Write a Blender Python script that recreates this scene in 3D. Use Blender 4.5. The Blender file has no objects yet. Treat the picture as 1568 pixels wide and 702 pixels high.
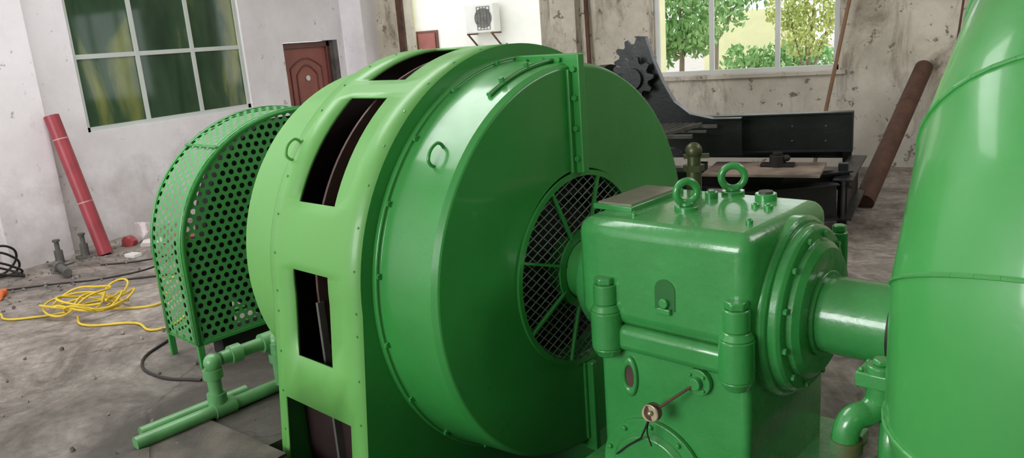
import bpy, bmesh, math, random
from mathutils import Vector, Matrix, Quaternion, Euler
random.seed(7)
scene = bpy.context.scene
R2D = math.radians

# ---------------------------------------------------------------- materials
def new_mat(name):
    m = bpy.data.materials.new(name); m.use_nodes = True
    nt = m.node_tree
    return m, nt, nt.nodes['Principled BSDF']

def paint(name, col, rough=0.4, var=0.12, scale=3.0, metal=0.0, bump=0.0, bscale=40, coat=0.0, spec=0.5, col2=None, dust=0.0, dcol=(0.30,0.46,0.24)):
    m, nt, b = new_mat(name)
    N = nt.nodes; L = nt.links
    tc = N.new('ShaderNodeTexCoord')
    no = N.new('ShaderNodeTexNoise'); no.inputs['Scale'].default_value = scale; no.inputs['Detail'].default_value = 6
    L.new(tc.outputs['Object'], no.inputs['Vector'])
    cr = N.new('ShaderNodeValToRGB')
    if col2 is None:
        col2 = tuple(c*(1-var*2) for c in col)
    cr.color_ramp.elements[0].position = 0.3; cr.color_ramp.elements[0].color = (*col2, 1)
    cr.color_ramp.elements[1].position = 0.65; cr.color_ramp.elements[1].color = (*col, 1)
    L.new(no.outputs['Fac'], cr.inputs['Fac'])
    out = cr.outputs['Color']
    b.inputs['Roughness'].default_value = rough
    if dust > 0:
        # dust settles on upward-facing faces
        g = N.new('ShaderNodeNewGeometry'); s = N.new('ShaderNodeSeparateXYZ'); L.new(g.outputs['Normal'], s.inputs[0])
        n5 = N.new('ShaderNodeTexNoise'); n5.inputs['Scale'].default_value = 6; n5.inputs['Detail'].default_value = 9; n5.inputs['Roughness'].default_value = 0.7
        L.new(tc.outputs['Object'], n5.inputs['Vector'])
        mr = N.new('ShaderNodeMapRange'); mr.inputs['From Min'].default_value = 0.1; mr.inputs['From Max'].default_value = 1.0; mr.inputs['To Min'].default_value = 0.02; mr.inputs['To Max'].default_value = dust
        L.new(s.outputs['Z'], mr.inputs['Value'])
        mu = N.new('ShaderNodeMath'); mu.operation = 'MULTIPLY'; L.new(mr.outputs['Result'], mu.inputs[0]); L.new(n5.outputs['Fac'], mu.inputs[1])
        mx = N.new('ShaderNodeMix'); mx.data_type = 'RGBA'; L.new(mu.outputs[0], mx.inputs['Factor']); L.new(out, mx.inputs['A']); mx.inputs['B'].default_value = (*dcol,1)
        out = mx.outputs['Result']
        m2 = N.new('ShaderNodeMapRange'); m2.inputs['From Min'].default_value = 0.3; m2.inputs['From Max'].default_value = 0.7
        m2.inputs['To Min'].default_value = rough-0.06; m2.inputs['To Max'].default_value = rough+0.10
        L.new(n5.outputs['Fac'], m2.inputs['Value']); L.new(m2.outputs['Result'], b.inputs['Roughness'])
    L.new(out, b.inputs['Base Color'])
    b.inputs['Metallic'].default_value = metal
    b.inputs['Specular IOR Level'].default_value = spec
    b.inputs['Coat Weight'].default_value = coat
    b.inputs['Coat Roughness'].default_value = 0.10
    if bump > 0:
        n2 = N.new('ShaderNodeTexNoise'); n2.inputs['Scale'].default_value = bscale; n2.inputs['Detail'].default_value = 4
        L.new(tc.outputs['Object'], n2.inputs['Vector'])
        bp = N.new('ShaderNodeBump'); bp.inputs['Strength'].default_value = bump; bp.inputs['Distance'].default_value = 0.01
        L.new(n2.outputs['Fac'], bp.inputs['Height']); L.new(bp.outputs['Normal'], b.inputs['Normal'])
    return m

M_band = paint('green_paint_light', (0.14,0.43,0.095), 0.40, 0.05, 2.0, coat=0.15, bump=0.05, bscale=9, dust=0.3)
M_green = paint('green_paint_gloss', (0.040,0.315,0.060), 0.30, 0.08, 2.5, coat=0.45, bump=0.12, bscale=7, dust=0.2)
M_green2 = paint('green_paint_cast', (0.048,0.335,0.078), 0.25, 0.09, 4.0, coat=0.65, bump=0.35, bscale=16, dust=0.2)
M_volute = paint('green_paint_volute', (0.070,0.40,0.092), 0.34, 0.07, 2.0, coat=0.4, bump=0.22, bscale=8, dust=0.25)
M_pipe = paint('green_paint_pipe', (0.12,0.36,0.13), 0.42, 0.15, 8, coat=0.2, dust=0.45)
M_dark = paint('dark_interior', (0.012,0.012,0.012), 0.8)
M_maroon = paint('maroon_core', (0.022,0.009,0.008), 0.6, 0.2, 10)
M_maroon2 = paint('maroon_rib', (0.10,0.05,0.04), 0.6, 0.2, 10)
M_wire = paint('wire_mesh_steel', (0.27,0.32,0.28), 0.45, 0.1, 10, metal=0.5)
M_black = paint('black_steel', (0.015,0.018,0.020), 0.36, 0.25, 5, metal=0.2, bump=0.1, dust=0.10, dcol=(0.2,0.2,0.19))
M_steelgrey = paint('worn_steel', (0.17,0.165,0.15), 0.5, 0.25, 6, metal=0.3)
M_rust = paint('rusty_iron', (0.13,0.06,0.037), 0.75, 0.2, 9, col2=(0.06,0.033,0.024), bump=0.3)
M_rustg = paint('rusty_green_pipe', (0.05,0.20,0.07), 0.5, 0.2, 9, col2=(0.15,0.07,0.04), bump=0.3)
M_deck = paint('rusty_deck_plate', (0.38,0.29,0.22), 0.7, 0.2, 4, col2=(0.13,0.105,0.09), bump=0.2)
M_red = paint('red_plastic_pipe', (0.36,0.05,0.065), 0.42, 0.12, 5)
M_yellow = paint('yellow_cable', (0.75,0.54,0.04), 0.45, 0.1, 5)
M_blackrub = paint('black_rubber', (0.025,0.02,0.018), 0.6)
M_frame = paint('window_frame_white', (0.64,0.69,0.65), 0.4, 0.05)
M_frame2 = paint('window_frame_alu', (0.68,0.69,0.66), 0.4, 0.05)
M_door = paint('red_brown_door', (0.32,0.095,0.07), 0.45, 0.2, 3, col2=(0.24,0.065,0.05))
M_doorf = paint('door_frame_dark', (0.15,0.045,0.035), 0.4)
M_white = paint('white_plastic', (0.75,0.74,0.70), 0.5, 0.05)
M_yellowp = paint('yellow_wall_paint', (0.85,0.83,0.50), 0.8, 0.05)
M_wood = paint('wood_stick', (0.30,0.17,0.09), 0.7, 0.2)
M_brass = paint('brass_tag', (0.55,0.50,0.33), 0.35, 0.1, metal=0.7)
M_trunk = paint('bark', (0.28,0.23,0.17), 0.9)
M_leaf = paint('leaf_green', (0.36,0.58,0.24), 0.6, 0.2, 1.5, col2=(0.17,0.40,0.12))
M_leaf2 = paint('leaf_yellowgreen', (0.62,0.68,0.24), 0.6, 0.2, 1.5, col2=(0.36,0.48,0.13))
M_bag = paint('white_bag', (0.78,0.74,0.72), 0.35, 0.1, 6, col2=(0.66,0.56,0.56))
M_bagr = paint('red_bag', (0.5,0.06,0.07), 0.35, 0.2, 6)
M_orange = paint('orange_plastic', (0.8,0.18,0.04), 0.4)
M_extg = paint('outdoor_ground', (0.50,0.46,0.40), 0.9, 0.1)
M_extw = paint('exterior_wall_paint', (0.86,0.85,0.80), 0.9, 0.03)
M_ceil = paint('ceiling_paint', (0.60,0.60,0.58), 0.9, 0.05)
M_plate = paint('name_plate', (0.40,0.34,0.29), 0.35, 0.15, 8, metal=0.4)
M_debris = paint('mortar_crumbs', (0.30,0.27,0.24), 0.9, 0.3, 20, col2=(0.09,0.075,0.065))

def plaster(name, base, dirt, low, pos=(0.38,0.62), lowh=1.0, chips=(0.3,0.28,0.25), chip=0.33, stain=None, st=(0.5,0.62,0.75)):
    m, nt, b = new_mat(name); N = nt.nodes; L = nt.links
    geo = N.new('ShaderNodeNewGeometry')
    n1 = N.new('ShaderNodeTexNoise'); n1.inputs['Scale'].default_value = 1.2; n1.inputs['Detail'].default_value = 10; n1.inputs['Roughness'].default_value = 0.65
    L.new(geo.outputs['Position'], n1.inputs['Vector'])
    r1 = N.new('ShaderNodeValToRGB'); r1.color_ramp.elements[0].position = pos[0]; r1.color_ramp.elements[1].position = pos[1]
    r1.color_ramp.elements[0].color = (*dirt,1); r1.color_ramp.elements[1].color = (*base,1)
    L.new(n1.outputs['Fac'], r1.inputs['Fac'])
    src = r1.outputs['Color']
    if stain:
        mp = N.new('ShaderNodeMapping'); mp.inputs['Scale'].default_value = (1.3,1.3,0.45); L.new(geo.outputs['Position'], mp.inputs['Vector'])
        n6 = N.new('ShaderNodeTexNoise'); n6.inputs['Scale'].default_value = 2.1; n6.inputs['Detail'].default_value = 12; n6.inputs['Roughness'].default_value = 0.74; n6.inputs['Distortion'].default_value = 0.7
        L.new(mp.outputs[0], n6.inputs['Vector'])
        r6 = N.new('ShaderNodeValToRGB'); r6.color_ramp.elements[0].position = st[0]; r6.color_ramp.elements[1].position = st[1]
        r6.color_ramp.elements[0].color = (0,0,0,1); r6.color_ramp.elements[1].color = (st[2],st[2],st[2],1)
        L.new(n6.outputs['Fac'], r6.inputs['Fac'])
        m6 = N.new('ShaderNodeMix'); m6.data_type = 'RGBA'; L.new(r6.outputs['Color'], m6.inputs['Factor']); L.new(src, m6.inputs['A']); m6.inputs['B'].default_value = (*stain,1)
        src = m6.outputs['Result']
    sep = N.new('ShaderNodeSeparateXYZ'); L.new(geo.outputs['Position'], sep.inputs[0])
    n2 = N.new('ShaderNodeTexNoise'); n2.inputs['Scale'].default_value = 2.5; n2.inputs['Detail'].default_value = 8; n2.inputs['Roughness'].default_value = 0.65
    L.new(geo.outputs['Position'], n2.inputs['Vector'])
    ad = N.new('ShaderNodeMath'); ad.operation = 'MULTIPLY_ADD'; ad.inputs[1].default_value = 2.4
    L.new(n2.outputs['Fac'], ad.inputs[0]); L.new(sep.outputs['Z'], ad.inputs[2])
    mr = N.new('ShaderNodeMapRange'); mr.inputs['From Min'].default_value = lowh*0.5+0.9; mr.inputs['From Max'].default_value = lowh+1.4
    mr.inputs['To Min'].default_value = 0.85; mr.inputs['To Max'].default_value = 0
    L.new(ad.outputs[0], mr.inputs['Value'])
    mx = N.new('ShaderNodeMix'); mx.data_type = 'RGBA'
    L.new(mr.outputs['Result'], mx.inputs['Factor']); L.new(src, mx.inputs['A']); mx.inputs['B'].default_value = (*low,1)
    n3 = N.new('ShaderNodeTexNoise'); n3.inputs['Scale'].default_value = 7; n3.inputs['Detail'].default_value = 9; n3.inputs['Roughness'].default_value = 0.7
    L.new(geo.outputs['Position'], n3.inputs['Vector'])
    r3 = N.new('ShaderNodeValToRGB'); r3.color_ramp.elements[0].position = chip; r3.color_ramp.elements[1].position = chip+0.04
    r3.color_ramp.elements[0].color = (1,1,1,1); r3.color_ramp.elements[1].color = (0,0,0,1)
    L.new(n3.outputs['Fac'], r3.inputs['Fac'])
    mx2 = N.new('ShaderNodeMix'); mx2.data_type = 'RGBA'
    L.new(r3.outputs['Color'], mx2.inputs['Factor']); L.new(mx.outputs['Result'], mx2.inputs['A']); mx2.inputs['B'].default_value = (*chips,1)
    L.new(mx2.outputs['Result'], b.inputs['Base Color'])
    b.inputs['Roughness'].default_value = 0.85
    bp = N.new('ShaderNodeBump'); bp.inputs['Strength'].default_value = 0.2; bp.inputs['Distance'].default_value = 0.02
    L.new(n3.outputs['Fac'], bp.inputs['Height']); L.new(bp.outputs['Normal'], b.inputs['Normal'])
    return m
M_wallL = plaster('plaster_white', (0.93,0.90,0.93), (0.82,0.78,0.80), (0.56,0.52,0.51), (0.35,0.6), 0.72, (0.46,0.42,0.40), 0.33, stain=(0.55,0.50,0.49), st=(0.60,0.72,0.6))
M_wallB = plaster('plaster_stained', (0.74,0.69,0.58), (0.50,0.46,0.37), (0.54,0.51,0.46), (0.38,0.62), 1.1, (0.22,0.18,0.14), 0.37, stain=(0.22,0.17,0.12), st=(0.51,0.66,0.85))

def floor_mat():
    m, nt, b = new_mat('worn_concrete'); N = nt.nodes; L = nt.links
    geo = N.new('ShaderNodeNewGeometry')
    n1 = N.new('ShaderNodeTexNoise'); n1.inputs['Scale'].default_value = 1.1; n1.inputs['Detail'].default_value = 12; n1.inputs['Roughness'].default_value = 0.75
    n1.inputs['Distortion'].default_value = 0.8
    L.new(geo.outputs['Position'], n1.inputs['Vector'])
    r1 = N.new('ShaderNodeValToRGB'); e = r1.color_ramp.elements
    e[0].position = 0.36; e[0].color = (0.080,0.064,0.053,1)
    e[1].position = 0.64; e[1].color = (0.41,0.365,0.325,1)
    x = e.new(0.5); x.color = (0.24,0.207,0.180,1)
    L.new(n1.outputs['Fac'], r1.inputs['Fac'])
    n2 = N.new('ShaderNodeTexNoise'); n2.inputs['Scale'].default_value = 14; n2.inputs['Detail'].default_value = 8; n2.inputs['Roughness'].default_value = 0.7
    L.new(geo.outputs['Position'], n2.inputs['Vector'])
    mx = N.new('ShaderNodeMix'); mx.data_type = 'RGBA'; mx.blend_type = 'OVERLAY'; mx.inputs['Factor'].default_value = 0.9
    L.new(r1.outputs['Color'], mx.inputs['A']); L.new(n2.outputs['Fac'], mx.inputs['B'])
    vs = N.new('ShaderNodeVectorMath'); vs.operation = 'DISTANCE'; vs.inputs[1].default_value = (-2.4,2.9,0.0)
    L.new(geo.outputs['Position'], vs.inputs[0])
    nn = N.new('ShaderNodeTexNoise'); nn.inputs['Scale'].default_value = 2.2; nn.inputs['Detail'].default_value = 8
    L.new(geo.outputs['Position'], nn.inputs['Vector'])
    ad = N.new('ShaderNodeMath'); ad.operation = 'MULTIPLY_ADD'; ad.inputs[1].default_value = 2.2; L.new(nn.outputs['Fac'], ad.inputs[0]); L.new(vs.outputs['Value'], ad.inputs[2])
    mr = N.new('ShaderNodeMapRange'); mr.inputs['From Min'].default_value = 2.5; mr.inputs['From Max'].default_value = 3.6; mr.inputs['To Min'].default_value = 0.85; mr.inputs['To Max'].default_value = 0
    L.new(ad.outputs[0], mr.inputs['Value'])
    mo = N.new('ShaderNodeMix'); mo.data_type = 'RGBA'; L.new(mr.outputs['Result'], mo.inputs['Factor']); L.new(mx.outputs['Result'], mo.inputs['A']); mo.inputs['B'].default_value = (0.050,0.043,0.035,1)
    v = N.new('ShaderNodeTexVoronoi'); v.feature = 'DISTANCE_TO_EDGE'; v.inputs['Scale'].default_value = 0.6
    n4 = N.new('ShaderNodeTexNoise'); n4.inputs['Scale'].default_value = 3
    L.new(geo.outputs['Position'], n4.inputs['Vector'])
    va = N.new('ShaderNodeVectorMath'); va.operation = 'MULTIPLY_ADD'; va.inputs[1].default_value = (0.35,0.35,0.35)
    L.new(n4.outputs['Color'], va.inputs[0]); L.new(geo.outputs['Position'], va.inputs[2])
    L.new(va.outputs[0], v.inputs['Vector'])
    r3 = N.new('ShaderNodeValToRGB'); r3.color_ramp.elements[0].position = 0.0; r3.color_ramp.elements[1].position = 0.008
    r3.color_ramp.elements[0].color = (0.45,0.43,0.4,1); r3.color_ramp.elements[1].color = (1,1,1,1)
    L.new(v.outputs['Distance'], r3.inputs['Fac'])
    mx2 = N.new('ShaderNodeMix'); mx2.data_type = 'RGBA'; mx2.blend_type = 'MULTIPLY'; mx2.inputs['Factor'].default_value = 0.7
    L.new(mo.outputs['Result'], mx2.inputs['A']); L.new(r3.outputs['Color'], mx2.inputs['B'])
    L.new(mx2.outputs['Result'], b.inputs['Base Color'])
    b.inputs['Roughness'].default_value = 0.7
    bp = N.new('ShaderNodeBump'); bp.inputs['Strength'].default_value = 0.4; bp.inputs['Distance'].default_value = 0.014
    L.new(n2.outputs['Fac'], bp.inputs['Height']); L.new(bp.outputs['Normal'], b.inputs['Normal'])
    return m
M_floor = floor_mat()

def glass_dark():
    m, nt, b = new_mat('tinted_green_glass'); N = nt.nodes; L = nt.links
    tc = N.new('ShaderNodeTexCoord'); mp = N.new('ShaderNodeMapping'); mp.inputs['Scale'].default_value = (1,2.0,0.6)
    L.new(tc.outputs['Object'], mp.inputs['Vector'])
    no = N.new('ShaderNodeTexNoise'); no.inputs['Scale'].default_value = 1.3; no.inputs['Detail'].default_value = 4; no.inputs['Distortion'].default_value = 0.4
    L.new(mp.outputs[0], no.inputs['Vector'])
    cr = N.new('ShaderNodeValToRGB'); e = cr.color_ramp.elements
    e[0].position = 0.35; e[0].color = (0.014,0.045,0.022,1)
    e[1].position = 0.72; e[1].color = (0.22,0.25,0.07,1)
    x = e.new(0.58); x.color = (0.035,0.085,0.04,1)
    L.new(no.outputs['Fac'], cr.inputs['Fac']); L.new(cr.outputs['Color'], b.inputs['Base Color'])
    b.inputs['Roughness'].default_value = 0.06
    return m
M_glass = glass_dark()

def perforated():
    m, nt, b = new_mat('perforated_green_sheet'); N = nt.nodes; L = nt.links
    uv = N.new('ShaderNodeUVMap'); uv.uv_map = 'UVMap'
    sp = N.new('ShaderNodeSeparateXYZ'); L.new(uv.outputs[0], sp.inputs[0])
    P = 0.057
    def ax(out, off, per):
        a = N.new('ShaderNodeMath'); a.operation = 'MULTIPLY_ADD'; a.inputs[1].default_value = 1/per; a.inputs[2].default_value = off+50
        L.new(out, a.inputs[0])
        f = N.new('ShaderNodeMath'); f.operation = 'FRACT'; L.new(a.outputs[0], f.inputs[0])
        s = N.new('ShaderNodeMath'); s.operation = 'SUBTRACT'; s.inputs[1].default_value = 0.5; L.new(f.outputs[0], s.inputs[0])
        q = N.new('ShaderNodeMath'); q.operation = 'MULTIPLY'; q.inputs[1].default_value = per; L.new(s.outputs[0], q.inputs[0])
        w = N.new('ShaderNodeMath'); w.operation = 'MULTIPLY'; L.new(q.outputs[0], w.inputs[0]); L.new(q.outputs[0], w.inputs[1])
        return w.outputs[0]
    ds = []
    for off in (0, 0.5):
        s = N.new('ShaderNodeMath'); s.operation = 'ADD'
        L.new(ax(sp.outputs['X'], off, P), s.inputs[0]); L.new(ax(sp.outputs['Y'], off, P*1.732), s.inputs[1])
        ds.append(s.outputs[0])
    mn = N.new('ShaderNodeMath'); mn.operation = 'MINIMUM'; L.new(ds[0], mn.inputs[0]); L.new(ds[1], mn.inputs[1])
    lt = N.new('ShaderNodeMath'); lt.operation = 'LESS_THAN'; lt.inputs[1].default_value = 0.0170**2; L.new(mn.outputs[0], lt.inputs[0])
    tr = N.new('ShaderNodeBsdfTransparent'); mx = N.new('ShaderNodeMixShader')
    L.new(lt.outputs[0], mx.inputs[0]); L.new(b.outputs[0], mx.inputs[1]); L.new(tr.outputs[0], mx.inputs[2])
    L.new(mx.outputs[0], N['Material Output'].inputs['Surface'])
    b.inputs['Base Color'].default_value = (0.075,0.31,0.09,1); b.inputs['Roughness'].default_value = 0.45
    return m
M_perf = perforated()

# ---------------------------------------------------------------- mesh helpers
def box(bm, c, s, rot=None):
    q = rot if rot is not None else Quaternion()
    bmesh.ops.create_cube(bm, size=1, matrix=Matrix.LocRotScale(Vector(c), q, Vector(s)))
def box2(bm, a, b):
    a = Vector(a); b = Vector(b)
    box(bm, (a+b)/2, [abs(x) for x in (b-a)])
def cyl(bm, p1, p2, r1, r2=None, seg=24):
    p1 = Vector(p1); p2 = Vector(p2); d = p2-p1
    if r2 is None: r2 = r1
    q = d.to_track_quat('Z','Y').to_matrix().to_4x4()
    bmesh.ops.create_cone(bm, cap_ends=True, segments=seg, radius1=r1, radius2=r2, depth=d.length, matrix=Matrix.Translation((p1+p2)/2)@q)
def bar(bm, p1, p2, w, h, up='Z'):
    p1 = Vector(p1); p2 = Vector(p2); d = p2-p1
    q = d.to_track_quat('X', up)
    box(bm, (p1+p2)/2, (d.length, w, h), q)
def torus(bm, c, R, r, q=None, seg=28, s2=12, sx=1.0, sy=1.0):
    q = q or Quaternion(); c = Vector(c); rings = []
    for i in range(seg):
        a = 2*math.pi*i/seg; ring = []
        for j in range(s2):
            t = 2*math.pi*j/s2
            v = Vector(((R+r*math.cos(t))*math.cos(a)*sx, (R+r*math.cos(t))*math.sin(a)*sy, r*math.sin(t)))
            ring.append(bm.verts.new(c+q@v))
        rings.append(ring)
    for i in range(seg):
        for j in range(s2):
            bm.faces.new((rings[i][j], rings[(i+1)%seg][j], rings[(i+1)%seg][(j+1)%s2], rings[i][(j+1)%s2]))
def lathe(bm, prof, seg=96, cy=0, cz=0):
    rings = []
    for (n, r) in prof:
        rings.append([bm.verts.new((n, cy - r*math.cos(2*math.pi*i/seg), cz + r*math.sin(2*math.pi*i/seg))) for i in range(seg)])
    for k in range(len(prof)-1):
        for i in range(seg):
            j = (i+1)%seg
            bm.faces.new((rings[k][i], rings[k][j], rings[k+1][j], rings[k+1][i]))
def sphere(bm, c, r, sc=(1,1,1), seg=16):
    bmesh.ops.create_uvsphere(bm, u_segments=seg, v_segments=max(8,seg//2), radius=r, matrix=Matrix.LocRotScale(Vector(c), None, Vector(sc)))
def mk(name, bm, mat, parent=None, smooth=True, angle=35, bevel=0, bseg=2, solid=0, recalc=True):
    if recalc: bmesh.ops.recalc_face_normals(bm, faces=bm.faces)
    me = bpy.data.meshes.new(name); bm.to_mesh(me); bm.free()
    mats = mat if isinstance(mat, (list,tuple)) else [mat]
    for x in mats: me.materials.append(x)
    if smooth:
        for p in me.polygons: p.use_smooth = True
        me.set_sharp_from_angle(angle=R2D(angle))
    ob = bpy.data.objects.new(name, me); scene.collection.objects.link(ob)
    if parent: ob.parent = parent
    if solid:
        md = ob.modifiers.new('solid','SOLIDIFY'); md.thickness = solid; md.offset = -1
    if bevel:
        md = ob.modifiers.new('bevel','BEVEL'); md.width = bevel; md.segments = bseg; md.limit_method = 'ANGLE'; md.angle_limit = R2D(40)
    return ob
def tube(name, pts, r, mat, parent=None, cyclic=False, smooth=True, res=6):
    cu = bpy.data.curves.new(name+'_c', 'CURVE'); cu.dimensions = '3D'; cu.bevel_depth = r; cu.bevel_resolution = 4; cu.resolution_u = res; cu.use_fill_caps = True
    sp = cu.splines.new('BEZIER' if smooth else 'POLY')
    if smooth:
        sp.bezier_points.add(len(pts)-1)
        for p, c in zip(sp.bezier_points, pts):
            p.co = c; p.handle_left_type = p.handle_right_type = 'AUTO'
    else:
        sp.points.add(len(pts)-1)
        for p, c in zip(sp.points, pts): p.co = (*c, 1)
    sp.use_cyclic_u = cyclic
    tmp = bpy.data.objects.new('tmp', cu); scene.collection.objects.link(tmp)
    dg = bpy.context.evaluated_depsgraph_get(); dg.update()
    me = bpy.data.meshes.new_from_object(tmp.evaluated_get(dg))
    bpy.data.objects.remove(tmp)
    me.name = name; me.materials.clear(); me.materials.append(mat)
    for p in me.polygons: p.use_smooth = True
    ob = bpy.data.objects.new(name, me); scene.collection.objects.link(ob)
    if parent: ob.parent = parent
    return ob
def empty(name, loc=(0,0,0), rz=0):
    e = bpy.data.objects.new(name, None); e.location = loc; e.rotation_euler = (0,0,rz); e.empty_display_size = 0.2
    scene.collection.objects.link(e); return e
B = bmesh.new

TH = R2D(-16)
ORG = Vector((-1.375, 3.369, 0.80))
def mach(name): return empty(name, ORG, TH)

# ---------------------------------------------------------------- room
XL = -7.9; YB = 10.4; XR = 5.5; YF = -5.5; ZC = 5.2
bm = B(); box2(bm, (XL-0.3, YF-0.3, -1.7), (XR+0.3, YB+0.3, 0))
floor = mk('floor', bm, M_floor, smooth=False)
for (n0,n1,b0,b1,dz) in ((-1.12,0.27,-1.22,1.22,-0.62),(-1.55,-1.0,-0.62,0.62,-0.4),(1.32,2.75,-1.35,1.9,-0.75)):
    bm = B(); box2(bm, (n0,b0,dz-0.8), (n1,b1,0.5))
    c = mk('cutter', bm, M_floor, smooth=False); c.location = ORG; c.rotation_euler = (0,0,TH)
    md = floor.modifiers.new('b','BOOLEAN'); md.operation = 'DIFFERENCE'; md.object = c; md.solver = 'EXACT'
    dg = bpy.context.evaluated_depsgraph_get(); dg.update()
    me = bpy.data.meshes.new_from_object(floor.evaluated_get(dg))
    floor.modifiers.clear(); floor.data = me
    bpy.data.objects.remove(c)

def wall(name, axis, inner, outer, u0, u1, z1, openings, mat, z0=0.0):
    bm = B()
    def bx(a, b, za, zb):
        if b-a < 1e-4 or zb-za < 1e-4: return
        if axis == 'y': box2(bm, (inner, a, za), (outer, b, zb))
        else: box2(bm, (a, inner, za), (b, outer, zb))
    cur = u0
    for (a, b, za, zb) in sorted(openings):
        bx(cur, a, z0, z1); bx(a, b, z0, za); bx(a, b, zb, z1); cur = b
    bx(cur, u1, z0, z1)
    return mk(name, bm, mat, smooth=False)
WL = (5.48, 7.92, 1.21, 3.6)
DL = (8.66, 9.86, 0.0, 2.03)
wall('wall_left', 'y', XL, XL-0.3, YF-0.3, YB+0.3, ZC, [WL, DL], M_wallL)
WB = (-3.05, -0.76, 1.2, 2.95)
DB = (-7.0, -4.69, 0.0, 3.3)
wall('wall_back', 'x', YB, YB+0.3, XL, XR, ZC, [WB, DB], M_wallB)
wall('wall_right', 'y', XR, XR+0.3, YF-0.3, YB+0.3, ZC, [], M_wallB)
wall('wall_front', 'x', YF, YF-0.3, XL, XR, ZC, [(-6.5,-2.5,1.3,4.2)], M_wallB)
bm = B(); box2(bm, (XL-0.3, YF-0.3, ZC), (XR+0.3, YB+0.3, ZC+0.2)); mk('ceiling', bm, M_ceil, smooth=False)

bm = B(); box2(bm, (XL, 4.3, 0), (XL+0.14, 4.95, ZC)); mk('trim_1', bm, M_wallL, smooth=False)
bm = B(); box2(bm, (XL, 10.02, 0), (XL+0.4, YB, ZC)); mk('trim_2', bm, M_wallL, smooth=False)
bm = B(); box2(bm, (-4.45, YB-0.2, 0), (-4.08, YB, ZC)); mk('trim_3', bm, M_wallB, smooth=False)
bm = B(); box2(bm, (0.75, YB-0.25, 0), (1.3, YB, ZC)); mk('trim_4', bm, M_wallB, smooth=False)
bm = B(); box2(bm, (-7.10, YB-0.03, 0), (-6.99, YB+0.02, 3.3)); box2(bm, (-7.10,YB-0.03,3.28),(-4.63,YB+0.02,3.36)); mk('trim_5', bm, M_rust, smooth=False)

w = empty('window_1')
def window(parent, axis, pos, u0, u1, z0, z1, us, zs, mat, glass, fw=0.05, fd=0.06):
    bm = B()
    def bx(a,b,za,zb,d0=-fd/2,d1=fd/2, bmm=None):
        t = bmm or bm
        if axis=='y': box2(t,(pos+d0,a,za),(pos+d1,b,zb))
        else: box2(t,(a,pos+d0,za),(b,pos+d1,zb))
    bx(u0,u0+fw,z0,z1); bx(u1-fw,u1,z0,z1); bx(u0,u1,z0,z0+fw); bx(u0,u1,z1-fw,z1)
    for x in us: bx(x-fw/2,x+fw/2,z0,z1,-fd/2+0.004,fd/2-0.004)
    for x in zs: bx(u0,u1,x-fw/2,x+fw/2,-fd/2+0.008,fd/2-0.008)
    mk('frame', bm, mat, parent, smooth=False)
    if glass:
        bm2 = B(); bx(u0+0.01,u1-0.01,z0+0.01,z1-0.01,-0.006,0.006,bm2); mk('glass', bm2, glass, parent, smooth=False)
window(w, 'y', XL-0.06, WL[0], WL[1], WL[2], WL[3], [6.30, 7.10], [2.01, 2.81], M_frame, M_glass)
w = empty('window_2')
window(w, 'x', YB+0.08, WB[0], WB[1], WB[2], WB[3], [-2.30, -1.48], [], M_frame2, None, fw=0.06)
bm = B(); box2(bm, (WB[0]-0.08, YB-0.05, WB[2]-0.05), (WB[1]+0.08, YB+0.1, WB[2]-0.003)); mk('trim_6', bm, M_wallB, smooth=False)
w = empty('window_3')
window(w, 'x', YF-0.1, -6.5,-2.5,1.3,4.2, [-5.17,-3.83], [2.9], M_frame, None)

d = empty('door_1')
bm = B()
y0,y1 = DL[0]+0.01, DL[1]-0.10
xf = XL-0.10
box2(bm,(xf-0.08,y0,0),(xf+0.02,y0+0.07,2.02)); box2(bm,(xf-0.08,y1-0.07,0),(xf+0.02,y1,2.02)); box2(bm,(xf-0.08,y0,1.94),(xf+0.02,y1,2.02))
mk('frame', bm, M_doorf, d, smooth=False, bevel=0.005)
bm = B(); box2(bm,(xf-0.06,y0+0.07,0.01),(xf-0.015,y1-0.07,1.94)); mk('leaf', bm, M_door, d, smooth=False)
bm = B()
ya, yb = y0+0.2, y1-0.2
def rect_mould(z0, z1, arch=0.0, k=0.0):
    a_, b_ = ya+k, yb-k
    pts = [(a_,z0),(b_,z0),(b_,z1)]
    if arch:
        for i in range(1,8):
            t = i/8; pts.append((b_+(a_-b_)*t, z1+arch*math.sin(math.pi*t)))
    pts.append((a_,z1))
    for i in range(len(pts)):
        p,q = pts[i], pts[(i+1)%len(pts)]
        bar(bm,(xf-0.012,p[0],p[1]),(xf-0.012,q[0],q[1]),0.022,0.022)
rect_mould(0.15,0.75); rect_mould(0.9,1.65,0.14); rect_mould(1.0,1.55,0.14,0.12); rect_mould(0.25,0.65,0,0.12)
mk('panels', bm, M_doorf, d, smooth=False, bevel=0.004)
bm = B(); cyl(bm,(xf-0.02,y0+0.14,1.0),(xf+0.05,y0+0.14,1.0),0.015); sphere(bm,(xf+0.06,y0+0.14,1.0),0.03); mk('knob', bm, M_brass, d)
bm = B(); box2(bm,(XL-0.3,y1,0),(XL-0.001,DL[1]-0.001,2.025)); mk('reveal', bm, M_steelgrey, d, smooth=False)
bm = B(); cyl(bm,(xf-0.01,(y0+y1)/2,1.5),(xf+0.006,(y0+y1)/2,1.5),0.04); mk('door_sticker', bm, M_white, d)

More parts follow.
